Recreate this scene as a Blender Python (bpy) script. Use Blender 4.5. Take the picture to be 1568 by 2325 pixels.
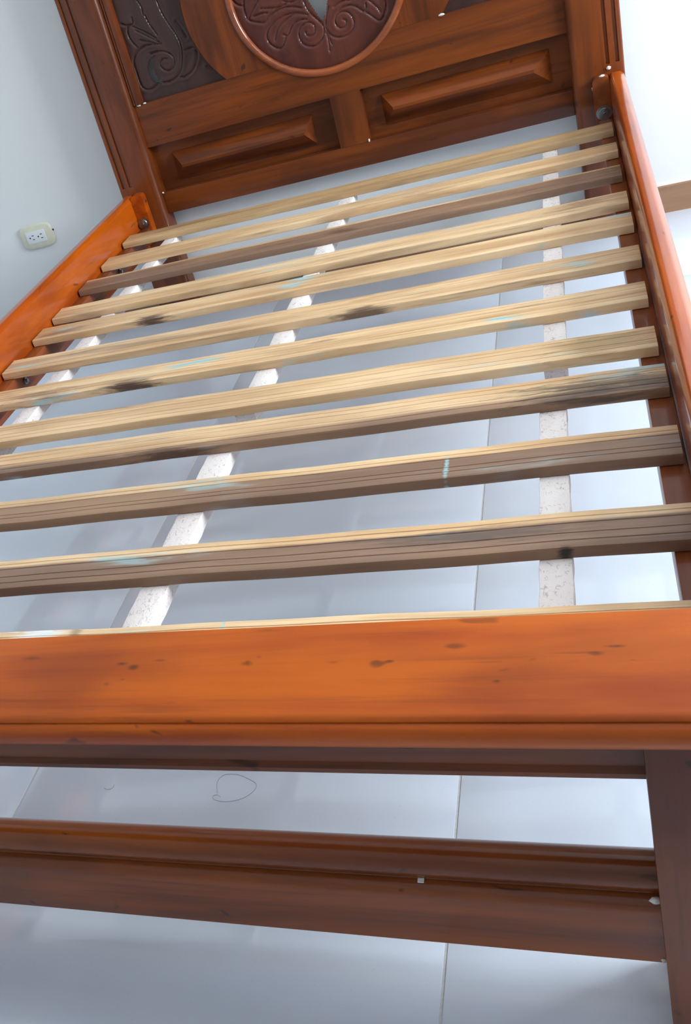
import bpy, bmesh, math, random
import numpy as np
from mathutils import Vector, Matrix
for o in list(bpy.data.objects): bpy.data.objects.remove(o, do_unlink=True)
S = bpy.context.scene
COL = S.collection
R = random.Random(7)

# ---------------------------------------------------------------- camera
YAW, PITCH, ROLL = 0.4913, -0.5031, -0.3602
FOCAL, PX, PY = 2202.3, 395.83, 1128.0
cd = bpy.data.cameras.new('camera'); cam = bpy.data.objects.new('camera', cd); COL.objects.link(cam)
f = Vector((-math.sin(YAW)*math.cos(PITCH), math.cos(YAW)*math.cos(PITCH), math.sin(PITCH)))
r = Vector((math.cos(YAW), math.sin(YAW), 0)); u = r.cross(f)
r2 = math.cos(ROLL)*r + math.sin(ROLL)*u; u2 = -math.sin(ROLL)*r + math.cos(ROLL)*u
cam.matrix_world = Matrix(((r2.x, u2.x, -f.x, 0.6189), (r2.y, u2.y, -f.y, -0.8026), (r2.z, u2.z, -f.z, 1.1092), (0, 0, 0, 1)))
cd.sensor_fit = 'VERTICAL'; cd.sensor_height = 36.0
cd.lens = FOCAL*36.0/2325.0
cd.shift_x = (784.0-PX)/2325.0
cd.shift_y = (PY-1162.5)/2325.0
cd.clip_start = 0.02
S.camera = cam

# ---------------------------------------------------------------- sky, daylight at the window, exposure
w = bpy.data.worlds.new('sky'); S.world = w; w.use_nodes = True
bg = w.node_tree.nodes['Background']; bg.inputs[0].default_value = (0.80, 0.90, 1.0, 1); bg.inputs[1].default_value = 1.0
WIN = dict(x=3.00, y0=-0.20, y1=1.80, z0=0.90, z1=2.25)
def area(name, loc, direction, sx, sy, power, col):
    l = bpy.data.lights.new(name, 'AREA'); l.shape = 'RECTANGLE'; l.size = sx; l.size_y = sy; l.energy = power; l.color = col
    o = bpy.data.objects.new(name, l); COL.objects.link(o); o.location = loc
    o.rotation_euler = Vector(direction).to_track_quat('-Z', 'Y').to_euler(); return o
area('window_daylight', (3.18, 0.80, 1.575), (-1, 0, 0), 1.35, 2.00, 245, (0.86, 0.94, 1.0))
S.view_settings.view_transform = 'Standard'; S.view_settings.look = 'None'
S.view_settings.gamma = 1; S.view_settings.use_curve_mapping = False
S.view_settings.exposure = 0.28

# ---------------------------------------------------------------- helpers
def link(name, me, mat=None, parent=None, loc=(0, 0, 0)):
    o = bpy.data.objects.new(name, me); COL.objects.link(o)
    if mat: o.data.materials.append(mat)
    o.parent = parent
    base = parent_world(parent)
    o.location = Vector(loc)-base
    return o
def parent_world(p):
    v = Vector((0, 0, 0))
    while p is not None: v += p.location; p = p.parent
    return v
def thing(name, label, cat, loc, group=None):
    o = bpy.data.objects.new(name, None); COL.objects.link(o); o.location = loc; o.empty_display_size = .05
    o['label'] = label; o['category'] = cat
    if group: o['group'] = group
    return o
def finish(bm, smooth=None):
    bmesh.ops.recalc_face_normals(bm, faces=bm.faces)
    me = bpy.data.meshes.new('m'); bm.to_mesh(me); bm.free()
    if smooth is not None:
        me.polygons.foreach_set('use_smooth', [True]*len(me.polygons))
        me.set_sharp_from_angle(angle=math.radians(smooth))
    return me
def place(name, bm, mat, parent=None, smooth=35, label=None):
    """mesh written in world coordinates; its origin moves to its own middle"""
    lo = Vector((1e9,)*3); hi = -lo
    for v in bm.verts:
        for i in range(3): lo[i] = min(lo[i], v.co[i]); hi[i] = max(hi[i], v.co[i])
    c = (lo+hi)/2
    for v in bm.verts: v.co -= c
    o = link(name, finish(bm, smooth), mat, parent, c)
    if label: o['label'] = label
    return o
def structure(name, bm, mat, smooth=30):
    o = place(name, bm, mat, None, smooth); o['kind'] = 'structure'; return o
def box(bm, x0, x1, y0, y1, z0, z1, bev=0):
    vs = [bm.verts.new((x, y, z)) for z in (z0, z1) for y in (y0, y1) for x in (x0, x1)]
    fs = [bm.faces.new([vs[i] for i in q]) for q in ((0, 2, 3, 1), (4, 5, 7, 6), (0, 1, 5, 4), (2, 6, 7, 3), (0, 4, 6, 2), (1, 3, 7, 5))]
    if bev:
        es = list({e for q in fs for e in q.edges})
        bmesh.ops.bevel(bm, geom=es, offset=bev, segments=2, affect='EDGES', profile=.6)
def boxbm(*a, **k):
    bm = bmesh.new(); box(bm, *a, **k); return bm
def extrude(prof, axis, a, b, n=1, jit=None):
    """closed 2-D outline swept along x, y or z, with optional wobble per section"""
    bm = bmesh.new(); rings = []
    for k in range(n+1):
        t = a+(b-a)*k/n; d = jit(k, n) if jit else (0, 0); ring = []
        for (p, q) in prof:
            p2, q2 = p+d[0], q+d[1]
            ring.append(bm.verts.new({'x': (t, p2, q2), 'y': (p2, t, q2), 'z': (p2, q2, t)}[axis]))
        rings.append(ring)
    m = len(prof)
    for k in range(n):
        for i in range(m):
            bm.faces.new((rings[k][i], rings[k][(i+1) % m], rings[k+1][(i+1) % m], rings[k+1][i]))
    bm.faces.new(rings[0]); bm.faces.new(rings[-1])
    return bm
def round_poly(pts, rad, seg=4):
    out = []
    n = len(pts)
    for i in range(n):
        p0, p1, p2 = Vector(pts[i-1]), Vector(pts[i]), Vector(pts[(i+1) % n])
        rr = rad[i] if isinstance(rad, (list, tuple)) else rad
        if rr <= 0: out.append(tuple(p1)); continue
        a = p1+(p0-p1).normalized()*rr; b = p1+(p2-p1).normalized()*rr
        for k in range(seg+1):
            t = k/seg; out.append(tuple(a*(1-t)**2+p1*2*t*(1-t)+b*t*t))
    return out
def cyl(bm, c, axis, rad, h, seg=20, rad2=None):
    rad2 = rad if rad2 is None else rad2
    ax = {'x': Vector((1, 0, 0)), 'y': Vector((0, 1, 0)), 'z': Vector((0, 0, 1))}[axis]
    e1 = Vector((0, 0, 1)) if axis != 'z' else Vector((1, 0, 0)); e2 = ax.cross(e1); c = Vector(c)
    r0 = [bm.verts.new(c+(e1*math.cos(2*math.pi*i/seg)+e2*math.sin(2*math.pi*i/seg))*rad) for i in range(seg)]
    r1 = [bm.verts.new(c+ax*h+(e1*math.cos(2*math.pi*i/seg)+e2*math.sin(2*math.pi*i/seg))*rad2) for i in range(seg)]
    for i in range(seg): bm.faces.new((r0[i], r0[(i+1) % seg], r1[(i+1) % seg], r1[i]))
    bm.faces.new(r0); bm.faces.new(r1)

# ---------------------------------------------------------------- materials
def srgb(r_, g_, b_):
    return tuple(((c/255)/12.92 if c/255 <= .04045 else ((c/255+.055)/1.055)**2.4) for c in (r_, g_, b_))+(1,)
class NT:
    def __init__(self, name):
        self.m = bpy.data.materials.new(name); self.m.use_nodes = True
        self.t = self.m.node_tree; self.b = self.t.nodes['Principled BSDF']
    def n(self, typ, **kw):
        nd = self.t.nodes.new(typ)
        for k, v in kw.items(): setattr(nd, k, v)
        return nd
    def l(self, a, b): self.t.links.new(a, b)
    def math(self, op, a, b=None, c=None, clamp=False):
        nd = self.n('ShaderNodeMath', operation=op, use_clamp=clamp)
        for i, v in enumerate((a, b, c)):
            if v is None: continue
            if isinstance(v, (int, float)): nd.inputs[i].default_value = v
            else: self.l(v, nd.inputs[i])
        return nd.outputs[0]
    def mix(self, fac, a, b, blend='MIX'):
        nd = self.n('ShaderNodeMix', data_type='RGBA', blend_type=blend)
        for i, v in ((0, fac), (6, a), (7, b)):
            if isinstance(v, (int, float)): nd.inputs[i].default_value = v
            elif isinstance(v, tuple): nd.inputs[i].default_value = v
            else: self.l(v, nd.inputs[i])
        return nd.outputs[2]
    def smooth(self, v, lo, hi):
        nd = self.n('ShaderNodeMapRange', interpolation_type='SMOOTHSTEP')
        self.l(v, nd.inputs[0]); nd.inputs[1].default_value = lo; nd.inputs[2].default_value = hi
        return nd.outputs[0]
    def coords(self, rand=True):
        tc = self.n('ShaderNodeTexCoord')
        if not rand: return tc.outputs['Object']
        oi = self.n('ShaderNodeObjectInfo'); c = self.n('ShaderNodeCombineXYZ')
        for i, k in enumerate((7.3, 5.1, 9.7)): self.l(self.math('MULTIPLY', oi.outputs['Random'], k), c.inputs[i])
        ad = self.n('ShaderNodeVectorMath', operation='ADD'); self.l(tc.outputs['Object'], ad.inputs[0]); self.l(c.outputs[0], ad.inputs[1])
        return ad.outputs[0]
    def noise(self, co, scale, stretch=(1, 1, 1), detail=5, rough=.55, dist=0):
        mp = self.n('ShaderNodeMapping'); mp.inputs['Scale'].default_value = stretch; self.l(co, mp.inputs[0])
        nd = self.n('ShaderNodeTexNoise'); nd.inputs['Scale'].default_value = scale; nd.inputs['Detail'].default_value = detail
        nd.inputs['Roughness'].default_value = rough; nd.inputs['Distortion'].default_value = dist
        self.l(mp.outputs[0], nd.inputs['Vector']); return nd.outputs['Fac']
    def bump(self, h, strength, dist=.002):
        nd = self.n('ShaderNodeBump'); nd.inputs['Strength'].default_value = strength; nd.inputs['Distance'].default_value = dist
        self.l(h, nd.inputs['Height']); self.l(nd.outputs[0], self.b.inputs['Normal'])
    def set(self, col=None, rough=None, coat=None, coat_rough=None, metal=None, spec=None):
        b = self.b
        if col is not None:
            if isinstance(col, tuple): b.inputs['Base Color'].default_value = col
            else: self.l(col, b.inputs['Base Color'])
        for k, v in (('Roughness', rough), ('Coat Weight', coat), ('Coat Roughness', coat_rough), ('Metallic', metal), ('Specular IOR Level', spec)):
            if v is None: continue
            if isinstance(v, (int, float)): b.inputs[k].default_value = v
            else: self.l(v, b.inputs[k])
        return self.m
AX = {'x': 0, 'y': 1, 'z': 2}
def varnish(name, axis, light, mid, dark, streak=.65, rough=.36, coat=.22, coat_rough=.10, knots=()):
    t = NT(name); co = t.coords()
    st = [1, 1, 1]; st[AX[axis]] = .09
    st2 = [1, 1, 1]; st2[AX[axis]] = .035
    a = t.noise(co, 16, tuple(st), 6, .6, .6)
    b = t.noise(co, 95, tuple(st2), 4, .6)
    blot = t.noise(co, 5.5, tuple([.45 if i == AX[axis] else 1 for i in range(3)]), 3, .5)
    col = t.mix(t.smooth(a, .35, .68), light, mid)
    col = t.mix(t.math('MULTIPLY', t.smooth(b, .52, .75), .45*streak), col, dark)
    col = t.mix(t.math('MULTIPLY', t.smooth(blot, .50, .72), .75*streak), col, t.mix(.5, mid, dark))
    kn = t.noise(co, 26, tuple([.55 if i == AX[axis] else 1.2 for i in range(3)]), 2, .5, 1.0)
    col = t.mix(t.math('MULTIPLY', t.smooth(kn, .70, .76), .8*streak), col, dark)
    if knots:                                   # small dark knots and flecks at their places on the board
        tc = t.n('ShaderNodeTexCoord'); sp = t.n('ShaderNodeSeparateXYZ'); t.l(tc.outputs['Object'], sp.inputs[0])
        for kx, ky, rx, ry, s_ in knots:
            dx = t.math('DIVIDE', t.math('SUBTRACT', sp.outputs[0], kx), rx); dy = t.math('DIVIDE', t.math('SUBTRACT', sp.outputs[1], ky), ry)
            d = t.math('SQRT', t.math('ADD', t.math('MULTIPLY', dx, dx), t.math('MULTIPLY', dy, dy)))
            d = t.math('ADD', d, t.math('MULTIPLY', t.math('SUBTRACT', kn, .5), 3.0))
            col = t.mix(t.math('MULTIPLY', t.smooth(d, 1.1, .1), s_), col, dark)
    t.bump(b, .06)
    return t.set(col, rough, coat, coat_rough, spec=.22)
OR_L, OR_M, OR_D = srgb(188, 88, 0), srgb(158, 62, 0), srgb(66, 30, 8)
RB_L, RB_M, RB_D = srgb(120, 58, 18), srgb(80, 37, 16), srgb(34, 21, 16)
RAIL = varnish('orange_varnished_rail_wood', 'y', srgb(184, 84, 8), srgb(148, 58, 10), srgb(66, 30, 16), .8, .3, .8, .10)
V = {a: varnish('orange_varnished_wood_'+a, a, OR_L, OR_M, OR_D) for a in 'xyz'}
PO = varnish('brown_orange_varnished_wood_z', 'z', srgb(118, 56, 18), srgb(82, 38, 17), srgb(36, 22, 16), .7, .3, .5)
POY = varnish('brown_orange_varnished_wood_y', 'y', srgb(136, 70, 30), srgb(104, 50, 28), srgb(46, 28, 22), .7)
BEAD = varnish('polished_brown_bead_wood', 'x', srgb(150, 76, 34), srgb(118, 58, 30), srgb(50, 30, 24), .6, .22, .8, .06)
H = {a: varnish('red_brown_varnished_wood_'+a, a, RB_L, RB_M, RB_D, .8) for a in 'xyz'}
CARVED_SIDE = varnish('black_brown_carved_wood', 'z', srgb(66, 40, 36), srgb(54, 33, 31), srgb(32, 22, 22), .4, .4, .4, .18)
CARVED = varnish('dark_stained_carved_wood', 'z', srgb(92, 44, 34), srgb(76, 36, 30), srgb(42, 25, 24), .4, .38, .45, .18)

def plain(name, col, rough, metal=0, bumps=None, spec=None):
    t = NT(name); co = t.coords(False)
    nz = t.noise(co, bumps[0], (1, 1, 1), 4) if bumps else None
    if bumps:
        c2 = t.mix(t.smooth(nz, .3, .7), col, tuple(c*bumps[2] for c in col[:3])+(1,)); t.bump(nz, bumps[1], .001)
    else: c2 = col
    return t.set(c2, rough, metal=metal, spec=spec)
WALL = plain('white_painted_plaster', srgb(226, 228, 228), .55, 0, (220, .12, .985))
CEIL = plain('white_ceiling_paint', srgb(235, 235, 232), .8)
STEEL = plain('zinc_plated_steel', srgb(165, 170, 172), .28, 1, (60, .05, .8))
DARKHOLE = plain('dark_gap', srgb(26, 24, 24), .7)
CREAM = plain('cream_plastic', srgb(214, 212, 192), .35, 0, (40, .03, .94))
WHITEPL = plain('white_plastic', srgb(222, 226, 228), .3)
FILLER = plain('white_filler', srgb(232, 226, 222), .6, 0, (300, .3, .85))
ALU = plain('white_window_frame_paint', srgb(230, 230, 230), .4)
HAIR = plain('dark_hair', srgb(96, 92, 90), .5)

def tile_mat():
    t = NT('glossy_white_porcelain'); co = t.coords()
    a = t.noise(co, 3, (1, 1, 1), 3); b = t.noise(co, 240, (1, 1, 1), 2)
    col = t.mix(t.smooth(a, .3, .7), srgb(214, 222, 235), srgb(206, 215, 229))
    col = t.mix(t.math('MULTIPLY', t.smooth(b, .62, .8), .12), col, srgb(150, 150, 150))
    sm = t.noise(co, 7, (1, 1, 1), 4)
    rg = t.math('ADD', t.math('MULTIPLY', sm, .06), .055)
    t.b.inputs['IOR'].default_value = 1.65
    return t.set(col, rg, spec=.6)
TILE = tile_mat()
GROUT = plain('light_grey_grout', srgb(206, 208, 210), .5, 0, (200, .3, .9))

def baseboard_mat():
    t = NT('brown_wood_look_baseboard'); co = t.coords()
    a = t.noise(co, 30, (.08, 1, 1), 5)
    return t.set(t.mix(t.smooth(a, .3, .7), srgb(158, 122, 92), srgb(136, 102, 76)), .5)
BASEB = baseboard_mat()

PALE, PALE2, BROWN, DBROWN, CYAN = srgb(236, 203, 160), srgb(208, 166, 120), srgb(132, 100, 82), srgb(84, 60, 50), srgb(160, 200, 204)
def slat_mat(i, split=None, soft=.006, amp=.02, heart=.0, marks=(), cyan=.35, streaky=.3, pale=PALE, pale2=PALE2):
    """raw slat: pale sapwood, brown heartwood behind a wandering line, dark knots, faded blue chalk"""
    t = NT('raw_slat_wood'); co = t.coords(False)
    sep = t.n('ShaderNodeSeparateXYZ'); t.l(co, sep.inputs[0]); X, Yc = sep.outputs[0], sep.outputs[1]
    sh = t.n('ShaderNodeVectorMath', operation='ADD'); t.l(co, sh.inputs[0]); sh.inputs[1].default_value = (i*3.7, i*1.9, i*.77); q = sh.outputs[0]
    g1 = t.noise(q, 26, (.07, 1, .6), 5, .6, .5); g2 = t.noise(q, 150, (.03, 1, 1), 4, .65)
    col = t.mix(t.smooth(g1, .34, .66), pale, pale2)
    wander = t.math('MULTIPLY', t.math('SUBTRACT', t.noise(q, 2.2, (1, .2, .2), 3), .5), amp*4)
    if split is not None:
        m = t.smooth(t.math('ADD', Yc, wander), split+soft, split-soft)
        br = t.mix(t.smooth(g1, .35, .65), BROWN, t.mix(.35, BROWN, DBROWN))
        col = t.mix(t.math('MULTIPLY', m, .92), col, br)
    if heart:
        hz = t.noise(q, 9, (.16, 1.6, 1), 4, .6, .7)
        col = t.mix(t.math('MULTIPLY', t.smooth(hz, .60-heart*.14, .72), .75), col, t.mix(.4, BROWN, DBROWN))
    col = t.mix(t.math('MULTIPLY', t.smooth(g2, .50, .74), streaky*1.3, clamp=True), col, DBROWN)
    tone = t.noise(q, 3.5, (.6, 2.5, 1), 3)
    col = t.mix(t.math('MULTIPLY', t.smooth(tone, .45, .7), .45), col, t.mix(.5, pale2, BROWN))
    nd = t.noise(q, 44, (.16, 1.3, 1.3), 5, .7, 1.5)
    for (mx, my, rx, ry, c, st) in marks:
        dx = t.math('DIVIDE', t.math('SUBTRACT', X, mx), rx); dy = t.math('DIVIDE', t.math('SUBTRACT', Yc, my), ry)
        d = t.math('SQRT', t.math('ADD', t.math('MULTIPLY', dx, dx), t.math('MULTIPLY', dy, dy)))
        d = t.math('ADD', d, t.math('MULTIPLY', t.math('SUBTRACT', nd, .5), 3.2))
        col = t.mix(t.math('MULTIPLY', t.smooth(d, 1.1, .2), st), col, c)
    if cyan:
        cz = t.noise(q, 5, (.7, 3.2, 1), 3, .5)
        fb = t.noise(q, 60, (.2, 1, 1), 3)
        cm = t.math('MULTIPLY', t.smooth(cz, .60, .70), t.smooth(fb, .38, .6))
        col = t.mix(t.math('MULTIPLY', cm, cyan*1.5, clamp=True), col, CYAN)
    t.bump(g2, .25, .001)
    return t.set(col, .42, spec=.5)
def stringer_mat():
    t = NT('rough_sawn_whitish_wood'); co = t.coords()
    a = t.noise(co, 260, (.6, .35, 1), 3, .7, 1.2); b = t.noise(co, 12, (1, .3, 1), 3)
    col = t.mix(t.smooth(b, .3, .7), srgb(232, 222, 218), srgb(216, 204, 200))
    col = t.mix(t.math('MULTIPLY', t.smooth(a, .54, .68), .5), col, srgb(132, 110, 100))
    t.bump(a, .5, .0015)
    return t.set(col, .85)
STRINGER = stringer_mat()

# ---------------------------------------------------------------- the room
YP = 2.1377                       # front of the headboard posts
YW = YP+.09                       # head wall
XL, XR, YF, ZC = -2.05, 3.00, -4.6, 2.55
structure('wall_back', boxbm(XL-.1, XR+.2, YW, YW+.12, 0, ZC), WALL)
structure('wall_left', boxbm(XL-.12, XL, YF, YW, 0, ZC), WALL)
structure('wall_front', boxbm(XL-.1, XR+.2, YF-.12, YF, 0, ZC), WALL)
structure('ceiling', boxbm(XL-.1, XR+.2, YF-.1, YW+.1, ZC, ZC+.1), CEIL)
bm = bmesh.new()
box(bm, XR, XR+.15, YF, WIN['y0'], 0, ZC); box(bm, XR, XR+.15, WIN['y1'], YW, 0, ZC)
box(bm, XR, XR+.15, WIN['y0'], WIN['y1'], 0, WIN['z0']); box(bm, XR, XR+.15, WIN['y0'], WIN['y1'], WIN['z1'], ZC)
structure('wall_right', bm, WALL)
bm = bmesh.new(); y0, y1, z0, z1 = WIN['y0'], WIN['y1'], WIN['z0'], WIN['z1']; ym = (y0+y1)/2
for a in ((y0, y0+.04, z0, z1), (y1-.04, y1, z0, z1), (ym-.02, ym+.02, z0, z1), (y0, y1, z0, z0+.04), (y0, y1, z1-.04, z1)):
    box(bm, XR+.03, XR+.08, a[0], a[1], a[2], a[3])
win = structure('window_1', bm, ALU)
t = NT('window_glass'); tr = t.n('ShaderNodeBsdfTransparent'); gl = t.n('ShaderNodeBsdfGlossy'); gl.inputs['Roughness'].default_value = .02
mx = t.n('ShaderNodeMixShader'); mx.inputs[0].default_value = .06; t.l(tr.outputs[0], mx.inputs[1]); t.l(gl.outputs[0], mx.inputs[2])
t.l(mx.outputs[0], t.t.nodes['Material Output'].inputs[0])
for a, b in ((y0+.04, ym-.02), (ym+.02, y1-.04)): place('pane', boxbm(XR+.052, XR+.056, a, b, z0+.04, z1-.04), t.m, win)
# floor: grout bed with porcelain tiles laid on it, each a piece of its own
fl = structure('floor', boxbm(XL-.1, XR+.15, YF-.1, YW+.1, -.12, -.0009), GROUT)
TW, TL, JX, JY, G = .703, 1.406, -.324, .35, .0021
cache = {}
xs = [JX+TW*k for k in range(-4, 7)]; ys = [JY+TL*k for k in range(-4, 3)]
for i in range(len(xs)-1):
    for j in range(len(ys)-1):
        a0, a1 = max(xs[i], XL)+G, min(xs[i+1], XR)-G; b0, b1 = max(ys[j], YF)+G, min(ys[j+1], YW)-G
        if a1-a0 < .02 or b1-b0 < .02: continue
        k = (round(a1-a0, 3), round(b1-b0, 3))
        if k not in cache:
            q = boxbm(-(a1-a0)/2, (a1-a0)/2, -(b1-b0)/2, (b1-b0)/2, -.006, 0, bev=.0006); cache[k] = finish(q, 30); cache[k].materials.append(TILE)
        link('tile', cache[k], None, fl, ((a0+a1)/2, (b0+b1)/2, 0))
# brown baseboard with the pale filler line on top
prof = [(YW, 0), (YW-.010, 0), (YW-.010, .076), (YW-.007, .080), (YW, .080)]
bb = structure('baseboard_back', extrude(prof, 'x', XL, XR), BASEB)
place('filler_line', extrude([(YW, .080), (YW-.008, .080), (YW-.006, .085), (YW, .088)], 'x', XL, XR), FILLER, bb)

# ---------------------------------------------------------------- bed frame
bed = thing('bed_frame', 'varnished orange brown wooden double bed frame with carved headboard, no mattress', 'bed', (0, 1.0, 0))
XI, XO = .6175, .7459
# headboard posts: plain below, two flutes near the outer edge above the side rail
def post_profile(s, flutes):
    d = .066
    pts = [(XI+.018-.018*math.cos(a), YP+.018-.018*math.sin(a)) for a in [math.pi/2*k/6 for k in range(7)]]
    if flutes:
        for c, w_ in ((.7065, .0055), (.7300, .0055)):
            pts += [(c-w_, YP), (c-w_*.5, YP+.007), (c+w_*.5, YP+.007), (c+w_, YP)]
    pts += [(XO-.003, YP), (XO, YP+.003), (XO, YP+d), (XI, YP+d)]
    return [(s*a, b) for a, b in pts]
for s in (-1, 1):
    bm = extrude(post_profile(s, False), 'z', 0, .462)
    b2 = extrude(post_profile(s, True), 'z', .462, 1.22); me = finish(b2); bm.from_mesh(me)
    cap = boxbm(min(s*(XI-.012), s*(XO+.012)), max(s*(XI-.012), s*(XO+.012)), YP-.012, YP+.078, 1.22, 1.25, bev=.008); bm.from_mesh(finish(cap))
    place('headboard_post', bm, PO, bed, 30)
YR = YP+.025; DR = .034; DC = .018
CX, CZ, CR = .002, .877, .249       # round opening
ZM0, ZM1 = .561, .690
ha = math.acos((CZ-ZM1)/CR); n = 36
def rail_top(zbase, ztop, sgn):
    """rail with the lower (or upper) arc of the round opening cut out of it"""
    pts = [(-XI, zbase), (-XI, ztop)]
    for k in range(n+1):
        a = -ha+2*ha*k/n; pts.append((CX+CR*math.sin(a), CZ-sgn*CR*math.cos(a)))
    pts += [(XI, ztop), (XI, zbase)]
    bm = bmesh.new(); vs = []
    for yy in (YR, YR+DR): vs.append([bm.verts.new((a, yy, b)) for a, b in pts])
    m = len(pts)
    for i in range(m): bm.faces.new((vs[0][i], vs[0][(i+1) % m], vs[1][(i+1) % m], vs[1][i]))
    # caps cut into strips so that they stay planar and clean
    for v in vs:
        bm.faces.new((v[0], v[1], v[2], v[2+n//2])); bm.faces.new((v[m-1], v[0], v[2+n//2], v[m-3])); bm.faces.new((v[m-1], v[m-3], v[m-2]))
        for k in range(n//2-1): bm.faces.new((v[2+k], v[3+k], v[2+n//2]))
        for k in range(n//2, n-1): bm.faces.new((v[2+k], v[3+k], v[2+n]))
    return bm
def rail_simple(zbase, ztop, sgn):
    bm = bmesh.new(); cols = []
    xs_ = [-XI]+[CX+CR*math.sin(-ha+2*ha*k/n) for k in range(n+1)]+[XI]
    zs_ = [ztop]+[CZ-sgn*CR*math.cos(-ha+2*ha*k/n) for k in range(n+1)]+[ztop]
    for a, b in zip(xs_, zs_):
        cols.append([bm.verts.new((a, YR, zbase)), bm.verts.new((a, YR, b)), bm.verts.new((a, YR+DR, b)), bm.verts.new((a, YR+DR, zbase))])
    for c0, c1 in zip(cols[:-1], cols[1:]):
        for i in range(4): bm.faces.new((c0[i], c0[(i+1) % 4], c1[(i+1) % 4], c1[i]))
    bm.faces.new(cols[0]); bm.faces.new(cols[-1]); return bm
place('headboard_middle_rail', rail_simple(ZM0, ZM1, 1), H['x'], bed, 30)
place('headboard_top_rail', rail_simple(2*CZ-ZM0+.03, 2*CZ-ZM1, -1), H['x'], bed, 30)
place('headboard_bottom_rail', boxbm(-XI, XI, YR, YR+.03, .345, .413, bev=.002), H['x'], bed)
SX0, SX1 = -.026, .063
place('headboard_stile', boxbm(SX0, SX1, YR+.0005, YR+DR, .413, ZM0), H['z'], bed)
# curved stiles on both sides of the round opening
OC, OR_, = (-.095, .900), .292
def arc_stile(s):
    bm = bmesh.new(); m_ = 40; cols = []
    for k in range(m_+1):
        z = ZM1+(2*CZ-2*ZM1)*k/m_
        xin = CX-math.sqrt(max(CR**2-(z-CZ)**2, 0)); xo = OC[0]-math.sqrt(max(OR_**2-(z-CZ-.008)**2, 0))
        a, b = (xo, xin) if s < 0 else (2*CX-xin, 2*CX-xo)
        e = .004
        cols.append([bm.verts.new(q) for q in ((a, YR+DC, z), (a, YR+e, z), (a+e, YR-.001, z), (b-e, YR-.001, z), (b, YR+e, z), (b, YR+DC, z))])
    for c0, c1 in zip(cols[:-1], cols[1:]):
        for i in range(6): bm.faces.new((c0[i], c0[(i+1) % 6], c1[(i+1) % 6], c1[i]))
    bm.faces.new(cols[0]); bm.faces.new(cols[-1]); return bm
for s in (-1, 1): place('headboard_curved_stile', arc_stile(s), H['z'], bed, 40)
# rounded bead around the opening
bm = bmesh.new(); rings = []
for k in range(96):
    a = 2*math.pi*k/96; ring = []
    for j in range(12):
        b = 2*math.pi*j/12; rr = CR-.003+.011*math.cos(b)
        ring.append(bm.verts.new((CX+rr*math.sin(a), YR+.003+.011*math.sin(b), CZ-rr*math.cos(a))))
    rings.append(ring)
for k in range(96):
    for j in range(12): bm.faces.new((rings[k][j], rings[k][(j+1) % 12], rings[(k+1) % 96][(j+1) % 12], rings[(k+1) % 96][j]))
place('opening_bead', bm, BEAD, bed, 180)
# quarter-round strips inside the posts above the middle rail
for s in (-1, 1):
    pr = [(XI, YR+DC), (XI, YP+.020), (XI-.004, YP+.017), (XI-.008, YP+.0195), (XI-.012, YP+.0155), (XI-.022, YP+.0155), (XI-.027, YP+.018), (XI-.029, YP+.024), (XI-.029, YR+DC)]
    pr = pr if s > 0 else [(-a, b) for a, b in pr]
    place('post_moulding', extrude(pr, 'z', ZM1+.002, 2*CZ-ZM1), PO, bed, 40)
# raised panels
def raised_panel(x0, x1, bx0, bx1, bz0, bz1, rx0, rx1, rz):
    bm = bmesh.new(); yb = YR+DR+.001; yr = YP+.018
    z0, z1 = .400, ZM0+.012
    fr = [bm.verts.new((a, yb, b)) for a, b in ((x0, z0), (x1, z0), (x1, z1), (x0, z1))]
    bk = [bm.verts.new((a, yb+.008, b)) for a, b in ((x0, z0), (x1, z0), (x1, z1), (x0, z1))]
    yb2 = yb-.005
    ba = [bm.verts.new((a, yb, b)) for a, b in ((bx0, bz0), (bx1, bz0), (bx1, bz1), (bx0, bz1))]
    st_ = [bm.verts.new((a, yb2, b)) for a, b in ((bx0, bz0), (bx1, bz0), (bx1, bz1), (bx0, bz1))]
    h = .004
    rg = [bm.verts.new((a, yr, b)) for a, b in ((rx0, rz-h), (rx1, rz-h), (rx1, rz+h), (rx0, rz+h))]
    for i in range(4):
        j = (i+1) % 4
        bm.faces.new((fr[i], fr[j], ba[j], ba[i])); bm.faces.new((ba[i], ba[j], st_[j], st_[i])); bm.faces.new((st_[i], st_[j], rg[j], rg[i])); bm.faces.new((fr[i], fr[j], bk[j], bk[i]))
    bm.faces.new(rg); bm.faces.new(bk); return bm
place('raised_panel', raised_panel(-XI, SX0+.012, -.556, -.097, .436, .523, -.521, -.120, .482), H['x'], bed, 20)
place('raised_panel', raised_panel(SX1-.012, XI, .113, .569, .440, .526, .145, .527, .488), H['x'], bed, 20)

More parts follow.
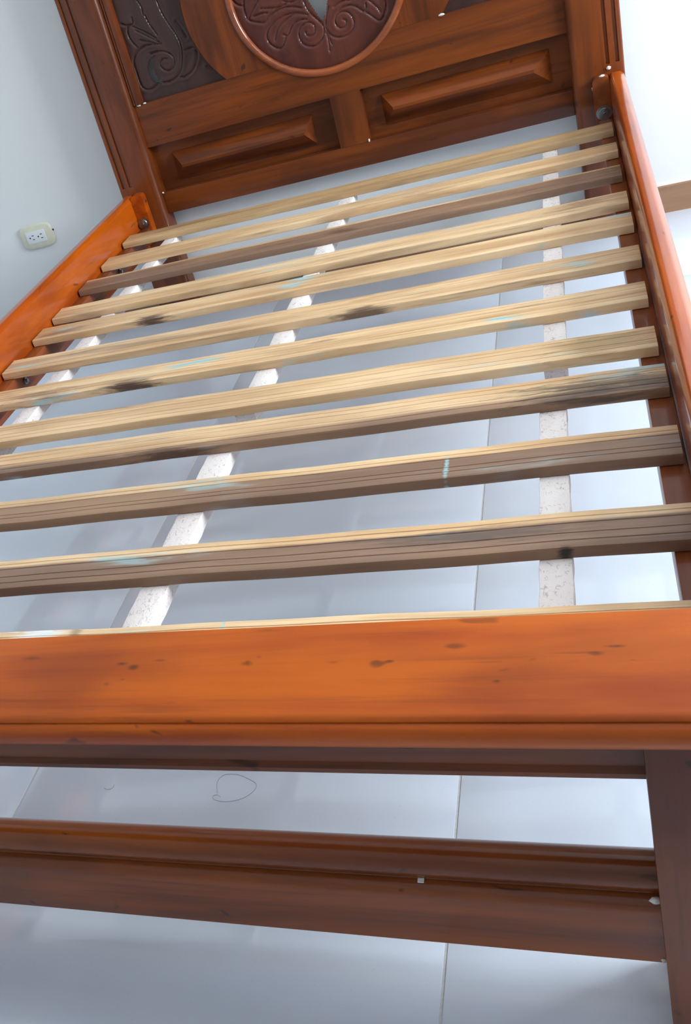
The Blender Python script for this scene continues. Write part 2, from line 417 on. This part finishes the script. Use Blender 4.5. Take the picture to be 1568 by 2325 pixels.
# carved panels: a fine sheet whose grooves and openings are cut from traced scroll lines
CENTRE_LINES = [[(-0.0412, 0.8293), (-0.035, 0.7995), (-0.0201, 0.7765), (-0.0069, 0.7602), (-0.0001, 0.7456), (-0.0052, 0.7248), (-0.0232, 0.7075), (-0.0451, 0.7039), (-0.0669, 0.7148), (-0.0764, 0.7352), (-0.0734, 0.7552), (-0.0605, 0.7675), (-0.044, 0.7707), (-0.0298, 0.7651), (-0.0237, 0.7507), (-0.03, 0.7366), (-0.0432, 0.7323), (-0.0539, 0.7385), (-0.0549, 0.7484)], [(0.023, 0.7922), (0.0059, 0.7565), (0.0033, 0.7384), (0.0138, 0.7179), (0.0319, 0.7074), (0.052, 0.7056), (0.0702, 0.7116), (0.0831, 0.7268), (0.0833, 0.747), (0.0736, 0.7637), (0.0601, 0.7707), (0.0446, 0.7689), (0.0342, 0.7579), (0.0317, 0.7429), (0.0406, 0.7303), (0.0539, 0.7288), (0.0635, 0.737), (0.0614, 0.747), (0.0554, 0.7503)], [(-0.0379, 0.7879), (-0.0619, 0.8026), (-0.0959, 0.806), (-0.1252, 0.8017), (-0.1519, 0.7886), (-0.1652, 0.773), (-0.1665, 0.7555), (-0.1573, 0.7366), (-0.1344, 0.7215), (-0.1169, 0.7401), (-0.1113, 0.7546)], [(-0.0376, 0.7893), (-0.0691, 0.8015), (-0.0986, 0.7957), (-0.123, 0.7836), (-0.1386, 0.7655), (-0.1448, 0.7494)], [(-0.0421, 0.7781), (-0.0668, 0.7835), (-0.0902, 0.7743), (-0.1055, 0.7498), (-0.1191, 0.7584)], [(-0.2055, 0.877), (-0.2123, 0.8537), (-0.2088, 0.8224), (-0.1868, 0.8113), (-0.161, 0.8008), (-0.1503, 0.8137), (-0.1188, 0.8252), (-0.084, 0.8246), (-0.0496, 0.81)], [(-0.2067, 0.8234), (-0.1924, 0.8416), (-0.1643, 0.865)], [(-0.237, 0.8861), (-0.2305, 0.8716), (-0.2118, 0.8615)], [(-0.1892, 0.828), (-0.1672, 0.8296), (-0.147, 0.8254)], [(-0.1639, 0.8413), (-0.1176, 0.8296), (-0.0885, 0.8337)], [(-0.0967, 0.8423), (-0.0784, 0.8323), (-0.0604, 0.8349)], [(0.0472, 0.7728), (0.0593, 0.7817), (0.0826, 0.7811), (0.1028, 0.7676), (0.1128, 0.7525), (0.1243, 0.7599), (0.1237, 0.7723)], [(0.1193, 0.7521), (0.138, 0.7314), (0.153, 0.7163), (0.1693, 0.7317), (0.1765, 0.751), (0.1763, 0.7662)], [(0.1317, 0.7791), (0.1503, 0.7585), (0.159, 0.7377)], [(0.0372, 0.7881), (0.0595, 0.797), (0.0852, 0.7926)], [(0.0018, 0.7324), (0.0034, 0.7033), (0.0013, 0.6797)], [(0.0052, 0.7251), (0.0105, 0.6965)]]
SIDE_LINES = [[(-0.4559, 0.9497), (-0.4519, 0.9114), (-0.4389, 0.8728), (-0.4262, 0.8415), (-0.4222, 0.8098), (-0.429, 0.7808), (-0.4413, 0.753), (-0.4596, 0.7343), (-0.4866, 0.7256), (-0.5096, 0.7291)], [(-0.5239, 0.8173), (-0.5026, 0.8179), (-0.4804, 0.8131), (-0.461, 0.8), (-0.4537, 0.7824), (-0.4615, 0.7637), (-0.4794, 0.7554), (-0.4955, 0.7611), (-0.5041, 0.7753), (-0.4999, 0.7872), (-0.4874, 0.7929), (-0.4737, 0.7892)], [(-0.4792, 0.8333), (-0.5037, 0.8401), (-0.5327, 0.8431), (-0.5563, 0.8366), (-0.5772, 0.8215), (-0.5843, 0.8024), (-0.583, 0.7808), (-0.5832, 0.738), (-0.5727, 0.7244), (-0.5529, 0.7192), (-0.5309, 0.7294)], [(-0.5668, 0.9065), (-0.5729, 0.8903), (-0.5716, 0.8694), (-0.5565, 0.8445)], [(-0.5456, 0.8903), (-0.5134, 0.8634), (-0.4857, 0.8403)], [(-0.5504, 0.9018), (-0.522, 0.8811), (-0.4906, 0.8519)], [(-0.5413, 0.8609), (-0.5002, 0.8417)], [(-0.5043, 0.9215), (-0.4991, 0.8949), (-0.4846, 0.8604)], [(-0.5834, 0.9188), (-0.5687, 0.9095), (-0.5479, 0.9087), (-0.5446, 0.9255)], [(-0.5145, 0.9667), (-0.5058, 0.9419), (-0.5089, 0.9253)], [(-0.4146, 0.7975), (-0.3901, 0.8009), (-0.3771, 0.7871), (-0.389, 0.7595), (-0.4119, 0.7345), (-0.4385, 0.7259), (-0.4494, 0.7289)], [(-0.3614, 0.7365), (-0.3502, 0.7257), (-0.3346, 0.7292)], [(-0.4164, 0.8789), (-0.4048, 0.8531), (-0.3984, 0.8286)]]
CRESCENT = [(-0.5119, 0.8088), (-0.5335, 0.7991), (-0.5451, 0.7838), (-0.5465, 0.763), (-0.5386, 0.7422), (-0.5212, 0.7309), (-0.5096, 0.7291), (-0.5229, 0.7433), (-0.528, 0.7633), (-0.5253, 0.7837), (-0.5166, 0.7997)]
def carved(name, x0, x1, z0, z1, lines, holes, disc=None, step=.0022, parent=None, mat=CARVED):
    nx = int((x1-x0)/step)+1; nz = int((z1-z0)/step)+1
    gx = np.linspace(x0, x1, nx); gz = np.linspace(z0, z1, nz)
    PX_, PZ_ = np.meshgrid(gx, gz, indexing='ij'); d = np.full(PX_.shape, 1.0)
    for ln_ in lines:
        q = np.array(ln_, float)
        for _ in range(2):            # Chaikin rounding
            q = np.vstack([q[:1]]+[np.vstack([.75*a+.25*b, .25*a+.75*b]) for a, b in zip(q[:-1], q[1:])]+[q[-1:]])
        for a, b in zip(q[:-1], q[1:]):
            ab = b-a; L2 = ab@ab
            if L2 < 1e-12: continue
            tt = np.clip(((PX_-a[0])*ab[0]+(PZ_-a[1])*ab[1])/L2, 0, 1)
            d = np.minimum(d, np.hypot(PX_-a[0]-tt*ab[0], PZ_-a[1]-tt*ab[1]))
    yf = YR+DC+.001+.0036*np.exp(-(d/.0022)**2)-.0009*np.exp(-((d-.008)/.005)**2)
    def inside(poly):
        m = np.zeros(PX_.shape, bool); q = poly
        for (a, b), (c, e) in zip(q, q[1:]+q[:1]):
            if b == e: continue
            cond = ((b > PZ_) != (e > PZ_)) & (PX_ < (c-a)*(PZ_-b)/(e-b)+a); m ^= cond
        return m
    hole = np.zeros(PX_.shape, bool)
    for hp in holes: hole |= inside(hp)
    if disc: hole |= np.hypot(PX_-disc[0], PZ_-disc[1]) > disc[2]
    idx = -np.ones(PX_.shape, int); verts = []; faces = []
    keep = ~(hole[:-1, :-1] & hole[1:, :-1] & hole[:-1, 1:] & hole[1:, 1:]) & ~(hole[:-1, :-1] | hole[1:, 1:])
    use = np.zeros(PX_.shape, bool)
    for a, b in ((0, 0), (1, 0), (0, 1), (1, 1)): use[a:nx-1+a, b:nz-1+b] |= keep
    ids = np.argwhere(use); idx[use] = np.arange(len(ids))
    fr = np.stack([PX_[use], yf[use], PZ_[use]], 1); bk = fr.copy(); bk[:, 1] = YR+DC+.006; N_ = len(ids)
    kk = np.argwhere(keep)
    A = idx[kk[:, 0], kk[:, 1]]; B = idx[kk[:, 0]+1, kk[:, 1]]; C_ = idx[kk[:, 0]+1, kk[:, 1]+1]; D_ = idx[kk[:, 0], kk[:, 1]+1]
    F = np.stack([A, B, C_, D_], 1)
    e = np.vstack([F[:, [0, 1]], F[:, [1, 2]], F[:, [2, 3]], F[:, [3, 0]]])
    es = set(map(tuple, e)); rim = [(a, b) for a, b in es if (b, a) not in es]
    faces = F.tolist()+[[b, a, a+N_, b+N_] for a, b in rim]
    me = bpy.data.meshes.new('carved'); me.from_pydata(np.vstack([fr, bk]).tolist(), [], faces); me.update()
    bm = bmesh.new(); bm.from_mesh(me)
    loose = [v for v in bm.verts if not v.link_faces]; bmesh.ops.delete(bm, geom=loose, context='VERTS')
    return place(name, bm, mat, parent, 60)
def heart():
    cx = .0015
    L_ = [(-.0004, .7615), (-.009, .7796), (-.0217, .8113), (-.030, .838), (-.034, .862), (-.032, .884), (-.022, .898), (-.009, .898), (cx, .884)]
    return L_+[(2*cx-a, b) for a, b in L_[::-1]][1:-1]
carved('carved_round_panel', CX-.262, CX+.262, CZ-.262, CZ+.262, CENTRE_LINES+[[(2*CX-a, 2*CZ-b) for a, b in q] for q in CENTRE_LINES], [heart()], (CX, CZ, .262), .0025, bed)
MX = lambda q: [(2*CX-a, b) for a, b in q]
carved('carved_side_panel', -XI+.001, -.30, ZM1-.01, 2*CZ-ZM1, SIDE_LINES, [CRESCENT], None, .0022, bed, CARVED_SIDE)
carved('carved_side_panel', .30, XI-.001, ZM1-.01, 2*CZ-ZM1, [MX(q) for q in SIDE_LINES], [MX(CRESCENT)], None, .0022, bed, CARVED_SIDE)
# bits of white filler squeezed out at the joints
def blob(parent, c, r_, sq=(1, 1, 1)):
    bm = bmesh.new(); bmesh.ops.create_icosphere(bm, subdivisions=2, radius=r_)
    rr = random.Random(int(c[0]*1e4)+int(c[2]*1e3))
    for v in bm.verts: v.co = Vector((v.co.x*sq[0], v.co.y*sq[1], v.co.z*sq[2]))*(1+rr.uniform(-.25, .25))+Vector(c)
    return place('filler_blob', bm, FILLER, parent, 60, 'white filler squeezed from the joint')
blob(bed, (-.600, YR-.002, .690), .004, (1.6, 1, 1)); blob(bed, (-.580, YR-.001, .691), .003, (1.8, 1, .8))
blob(bed, (.316, YR-.001, .692), .0042, (2.0, 1, .8)); blob(bed, (-.613, YR-.001, .415), .003); blob(bed, (.060, YR, .416), .003, (.8, 1, 1.6))
blob(bed, (.708, YP-.004, .452), .004, (1.4, 1, 1.2)); blob(bed, (.690, YP-.022, .441), .004, (1.8, 1.2, .7))

# side rails and the ledger strips that carry the slats
ZR = .438; RI, RO = .7068, .7442
def rail_profile(s):
    pts = [(RI, .250), (RI, ZR-.013), (RI+.006, ZR), (RO-.010, ZR), (RO, ZR-.010), (RO, .250)]
    pts = round_poly(pts, [.002, .003, .003, .003, .003, .002], 2)
    return [(s*a, b) for a, b in pts]
for s in (-1, 1):
    rl = place('side_rail', extrude(rail_profile(s), 'y', -.10, YP-.0005, 6), RAIL, bed, 40)
    lp = round_poly([(RI-.0345, .286), (RI-.0345, .3312), (RI-.0003, .3312), (RI-.0003, .286)], .002, 2)
    lg = place('ledger_strip', extrude([(s*a, b) for a, b in lp], 'y', -.09, YP-.034, 4), POY, bed, 40)
    for yb in ((1.095, .205, 1.79) if s < 0 else ()):
        bm = bmesh.new(); xs_ = s*(RI-.0345)
        if s < 0: cyl(bm, (xs_, yb, .306), 'x', .0085, .004, 20); cyl(bm, (xs_+.004, yb, .306), 'x', .0055, .005, 6)
        else: cyl(bm, (xs_, yb, .306), 'x', .0085, -.004, 20); cyl(bm, (xs_-.004, yb, .306), 'x', .0055, -.005, 6)
        place('bolt', bm, STEEL, lg, 30, 'small steel bolt')
    # mounting block on the post with its big washer, bolt and screw
    a, b = sorted((s*(RI-.0005), s*(RI-.042)))
    pr = round_poly([(a, .296), (b, .296), (b, .440), (a, .440)], [.002, .002, .014, .014], 4)
    blk = place('mounting_block', extrude(pr, 'y', YP-.032, YP-.0005), RAIL if s < 0 else POY, bed, 35)  # right block's shade put into its colour: browner wood than the lit left one
    wx = s*.687; bm = bmesh.new(); cyl(bm, (wx, YP-.0322, .349), 'y', .0195, -.003, 32); cyl(bm, (wx, YP-.0352, .349), 'y', .0130, -.003, 28, .0115)
    place('washer', bm, STEEL, blk, 30, 'round zinc washer')
    bm = bmesh.new(); cyl(bm, (wx, YP-.0382, .349), 'y', .0080, -.006, 6); cyl(bm, (wx, YP-.0442, .349), 'y', .0050, -.006, 16, .0035)
    place('bolt', bm, STEEL, blk, 30, 'hexagonal bolt head')
    bm = bmesh.new(); cyl(bm, (s*(RI-.042), YP-.014, .412), 'x', .0045, -s*.002, 16); place('screw', bm, STEEL, blk, 30, 'bright screw head')

# footboard
for s in (-1, 1):
    a, b = sorted((s*XI, s*XO)); place('footboard_post', boxbm(a, b, -.184, -.100, 0, .4305, bev=.0025), H['z'], bed)
cp = [(-.050, .433), (-.050, .463), (-.052, .465), (-.178, .465), (-.1825, .4635), (-.1845, .4605), (-.1840, .4585)]
cp += [(-.1845-.0095*math.sin(math.pi*k/10), .4445+.0135*math.cos(math.pi*k/10)) for k in range(1, 10)]+[(-.1835, .431)]
CAPK = [(0.109, -0.099, 0.012, 0.004, 0.9), (0.127, -0.105, 0.008, 0.005, 0.9), (0.155, -0.096, 0.011, 0.003, 0.7), (-0.014, -0.086, 0.014, 0.004, 0.6), (0.258, -0.103, 0.006, 0.005, 0.8), (0.269, -0.096, 0.006, 0.004, 0.6), (0.349, -0.107, 0.008, 0.003, 0.5), (0.463, -0.09, 0.012, 0.004, 0.7), (0.505, -0.137, 0.007, 0.004, 0.9), (0.588, -0.105, 0.009, 0.004, 0.7), (0.405, -0.107, 0.006, 0.003, 0.8), (0.391, -0.109, 0.008, 0.006, 0.8), (0.603, -0.096, 0.01, 0.002, 0.8), (0.486, -0.054, 0.02, 0.004, 0.6), (0.268, -0.055, 0.02, 0.003, 0.5), (0.12, -0.124, 0.006, 0.003, 0.7), (0.103, -0.13, 0.006, 0.004, 0.6), (0.487, -0.112, 0.04, 0.002, 0.5), (0.573, -0.103, 0.03, 0.002, 0.5)]
CAPW = varnish('orange_varnished_cap_wood', 'x', OR_L, OR_M, OR_D, .8, .36, .25, .10,
    knots=[(KX, KY+.1195, rx, ry, s_*.8) for KX, KY, rx, ry, s_ in CAPK])
place('footboard_cap', extrude(cp, 'x', -.785, .785, 8), CAPW, bed, 38)
ap = [(-.120, .4308), (-.120, .360), (-.157, .360), (-.160, .363), (-.160, .369), (-.157, .372), (-.155, .3735), (-.155, .4308)]
place('footboard_apron', extrude(ap, 'x', -XI, XI, 4), H['x'], bed, 25)
lr = [(-.105, .094), (-.105, .196), (-.110, .204), (-.117, .2115), (-.125, .2165), (-.134, .2180), (-.143, .2155), (-.150, .2090), (-.1535, .2000), (-.1520, .1915), (-.1490, .1880),
      (-.1500, .1865), (-.1580, .1850), (-.1635, .1805), (-.1655, .1740), (-.1655, .096), (-.1635, .094)]
LOWW = varnish('mid_brown_varnished_wood', 'x', srgb(146, 72, 16), srgb(108, 50, 17), srgb(44, 26, 18), .8, .3, .4, .10)
lowrail = place('footboard_bottom_rail', extrude(lr, 'x', -XI, XI, 4), LOWW, bed, 40)
bm = boxbm(.384, .391, -.1560, -.1500, .1868, .1884, bev=.0007); place('paint_chip', bm, FILLER, lowrail, 30, 'white chip of paint in the groove')
blob(bed, (XI-.004, -.158, .187), .0035, (1.6, 1, 1)); blob(bed, (XI-.002, -.166, .100), .0025)

# ---------------------------------------------------------------- slat base resting on the ledgers
base = thing('slat_base', 'slatted bed base of twelve raw pale wooden slats on whitish stringers inside bed frame', 'slat base', (0, 1.0, .332))
SY = [2.0, 1.8138, 1.6343, 1.4452, 1.3126, 1.1297, .956, .7758, .6429, .4621, .2776, .0983]
ZS, SW, ST = .3497, .0745, .0178
K = DBROWN
spec = [
 dict(streaky=.25, heart=.35, cyan=0, pale=srgb(206, 172, 128), pale2=srgb(178, 142, 98)),
 dict(streaky=.3, heart=.3, cyan=.1, marks=[(-.62, .02, .12, .012, BROWN, .6)]),
 dict(split=.028, amp=.004, streaky=.4, cyan=0, marks=[(.06, -.01, .05, .02, K, .7)]),
 dict(streaky=.35, heart=.45, cyan=.3, marks=[(.62, .01, .10, .03, BROWN, .6)]),
 dict(streaky=.2, heart=.1, cyan=.8, marks=[(-.36, -.034, .06, .022, K, .95), (-.62, -.01, .10, .02, BROWN, .8)]),
 dict(streaky=.45, heart=.6, cyan=.7, marks=[(.18, -.034, .06, .016, K, .85)]),
 dict(streaky=.3, heart=.15, cyan=.8, marks=[(-.30, -.036, .09, .020, K, .95), (-.52, -.02, .12, .03, BROWN, .7), (.13, .012, .04, .008, BROWN, .5)]),
 dict(streaky=.15, heart=.0, cyan=.2, marks=[(.62, .0, .09, .05, srgb(150, 126, 84), .6), (-.28, .034, .14, .008, BROWN, .7)]),
 dict(split=-.018, amp=.008, soft=.01, streaky=.3, heart=.1, cyan=.6, marks=[(.62, -.01, .16, .035, srgb(74, 60, 48), .85), (-.10, -.034, .10, .014, K, .8)]),
 dict(split=.014, amp=.003, soft=.003, streaky=.25, cyan=.3, marks=[(.40, -.008, .004, .04, CYAN, .7)]),
 dict(split=.016, amp=.003, soft=.003, streaky=.3, cyan=.35, marks=[(.45, .0, .16, .02, srgb(92, 78, 70), .8), (.556, -.0375, .010, .007, srgb(24, 20, 18), 1)]),
 dict(streaky=.15, cyan=.3, marks=[(-.08, .03, .012, .03, K, .5), (-.14, .03, .05, .02, srgb(240, 240, 236), .9), (.14, .03, .003, .03, CYAN, .8)]),
]
for i, y in enumerate(SY):
    rr = random.Random(40+i)
    gv = [rr.uniform(-.002, .002) for _ in range(4)]
    deep = .0013 if i >= 6 else .0008
    top = []
    for k, fr_ in enumerate((.17, .33, .62, .80)):
        c = SW*(.5-fr_)+gv[k]; top += [(c+.0011, ST/2), (c+.0004, ST/2-deep), (c-.0004, ST/2-deep), (c-.0011, ST/2)]
    e = .003+rr.uniform(0, .002)
    pr = [(SW/2, -ST/2), (SW/2, ST/2-.002), (SW/2-.002, ST/2)]+top+[(-SW/2+e, ST/2), (-SW/2+e*.3, ST/2-e*.3), (-SW/2, ST/2-e), (-SW/2, -ST/2+.001), (-SW/2+.001, -ST/2)]
    ph = [rr.uniform(0, 6.28) for _ in range(3)]; am = .0010 if i not in (1, 3) else .0018
    jit = lambda k, n_, ph=ph, am=am: (am*math.sin(k*.55+ph[0])+.0008*math.sin(k*1.3+ph[1]), 0)
    bm = extrude(pr, 'x', -.700+rr.uniform(-.002, .002), .700+rr.uniform(-.002, .002), 28, jit)
    for v in bm.verts: v.co.y += y-SW/2; v.co.z += ZS-ST/2
    place('slat', bm, slat_mat(i, **spec[i]), base, 28)
# stringers: a far and a near length under the slats on each of three lines
TH = .024
for x0, x1, n0, n1 in ((.530, .566, .524, .562), (-.008, .031, -.024, .020), (-.558, -.520, -.572, -.522)):
    for a, b, y0_, y1_ in ((x0, x1, .704, 1.972), (n0, n1, .028, .640)):
        def jit(k, n_): return (.0006*math.sin(k*2.1+a*50), 0)
        pr = round_poly([(a, ZS-ST-TH), (b, ZS-ST-TH), (b, ZS-ST-.0003), (a, ZS-ST-.0003)], .0015, 2)
        place('stringer', extrude(pr, 'y', y0_, y1_, 30, jit), STRINGER, base, 35)

# ---------------------------------------------------------------- wall outlet
ol = thing('wall_outlet', 'cream rounded double power outlet on the white wall behind bed', 'outlet', (-1.15, YW, .36))
def superrect(w_, h_, e=5, m_=48):
    out = []
    for k in range(m_):
        a = 2*math.pi*k/m_; c, s_ = math.cos(a), math.sin(a)
        out.append((w_/2*math.copysign(abs(c)**(2/e), c), h_/2*math.copysign(abs(s_)**(2/e), s_)))
    return out
OX, OZ = -1.147, .361
bm = bmesh.new(); rings = []
for sc, dy in ((1.0, 0), (1.0, -.004), (.97, -.0075), (.90, -.0095)):
    rings.append([bm.verts.new((OX+a*sc, YW+dy, OZ+b*sc)) for a, b in superrect(.132, .086, 4.5)])
for c0, c1 in zip(rings[:-1], rings[1:]):
    for k in range(48): bm.faces.new((c0[k], c0[(k+1) % 48], c1[(k+1) % 48], c1[k]))
bm.faces.new(rings[-1]); bm.faces.new(rings[0])
plate = place('cover_plate', bm, CREAM, ol, 40)
ins = place('socket_insert', boxbm(OX-.040, OX+.038, YW-.0112, YW-.008, OZ-.021, OZ+.021, bev=.0008), WHITEPL, ol, 30, 'white double socket insert')
for cx in (-.017, .017):
    bm = bmesh.new(); cyl(bm, (OX+cx-.0085, YW-.0111, OZ), 'y', .0027, -.0004, 14); place('socket_hole', bm, DARKHOLE, ins)
    for dz in (.0068, -.0068):
        place('socket_slot', boxbm(OX+cx+.0005, OX+cx+.0085, YW-.0115, YW-.0111, OZ+dz-.0013, OZ+dz+.0013), DARKHOLE, ins)
bm = boxbm(OX+.064, OX+.071, YW-.002, YW-.0002, OZ+.006, OZ+.012, bev=.0006); place('wall_chip', bm, DARKHOLE, ol, 30, 'dark chipped spot at the plate edge')

# ---------------------------------------------------------------- hairs on the tiles
def hair(pts, label):
    q = np.array(pts, float)
    for _ in range(3): q = np.vstack([q[:1]]+[np.vstack([.75*a+.25*b, .25*a+.75*b]) for a, b in zip(q[:-1], q[1:])]+[q[-1:]])
    bm = bmesh.new(); rings = []
    for i, (a, b) in enumerate(q):
        d = q[min(i+1, len(q)-1)]-q[max(i-1, 0)]; d = d/np.hypot(*d); nn = np.array((-d[1], d[0]))*.00016
        rings.append([bm.verts.new((a+nn[0], b+nn[1], .0004)), bm.verts.new((a, b, .0006)), bm.verts.new((a-nn[0], b-nn[1], .0004)), bm.verts.new((a, b, .0001))])
    for c0, c1 in zip(rings[:-1], rings[1:]):
        for k in range(4): bm.faces.new((c0[k], c0[(k+1) % 4], c1[(k+1) % 4], c1[k]))
    o = place('hair_strand', bm, HAIR, None, 60); o['label'] = label; o['category'] = 'hair'
hair([(.027, .101), (.020, .106), (.012, .102), (.020, .094), (.040, .092), (.062, .098), (.078, .112), (.081, .128), (.066, .136), (.045, .146), (.020, .146), (.012, .130), (.020, .108)], 'long dark hair curled into a loop on the floor tile')
hair([(-.18, .112), (-.172, .108), (-.163, .112), (-.164, .119)], 'short dark hair bent like a hook on the floor tile')
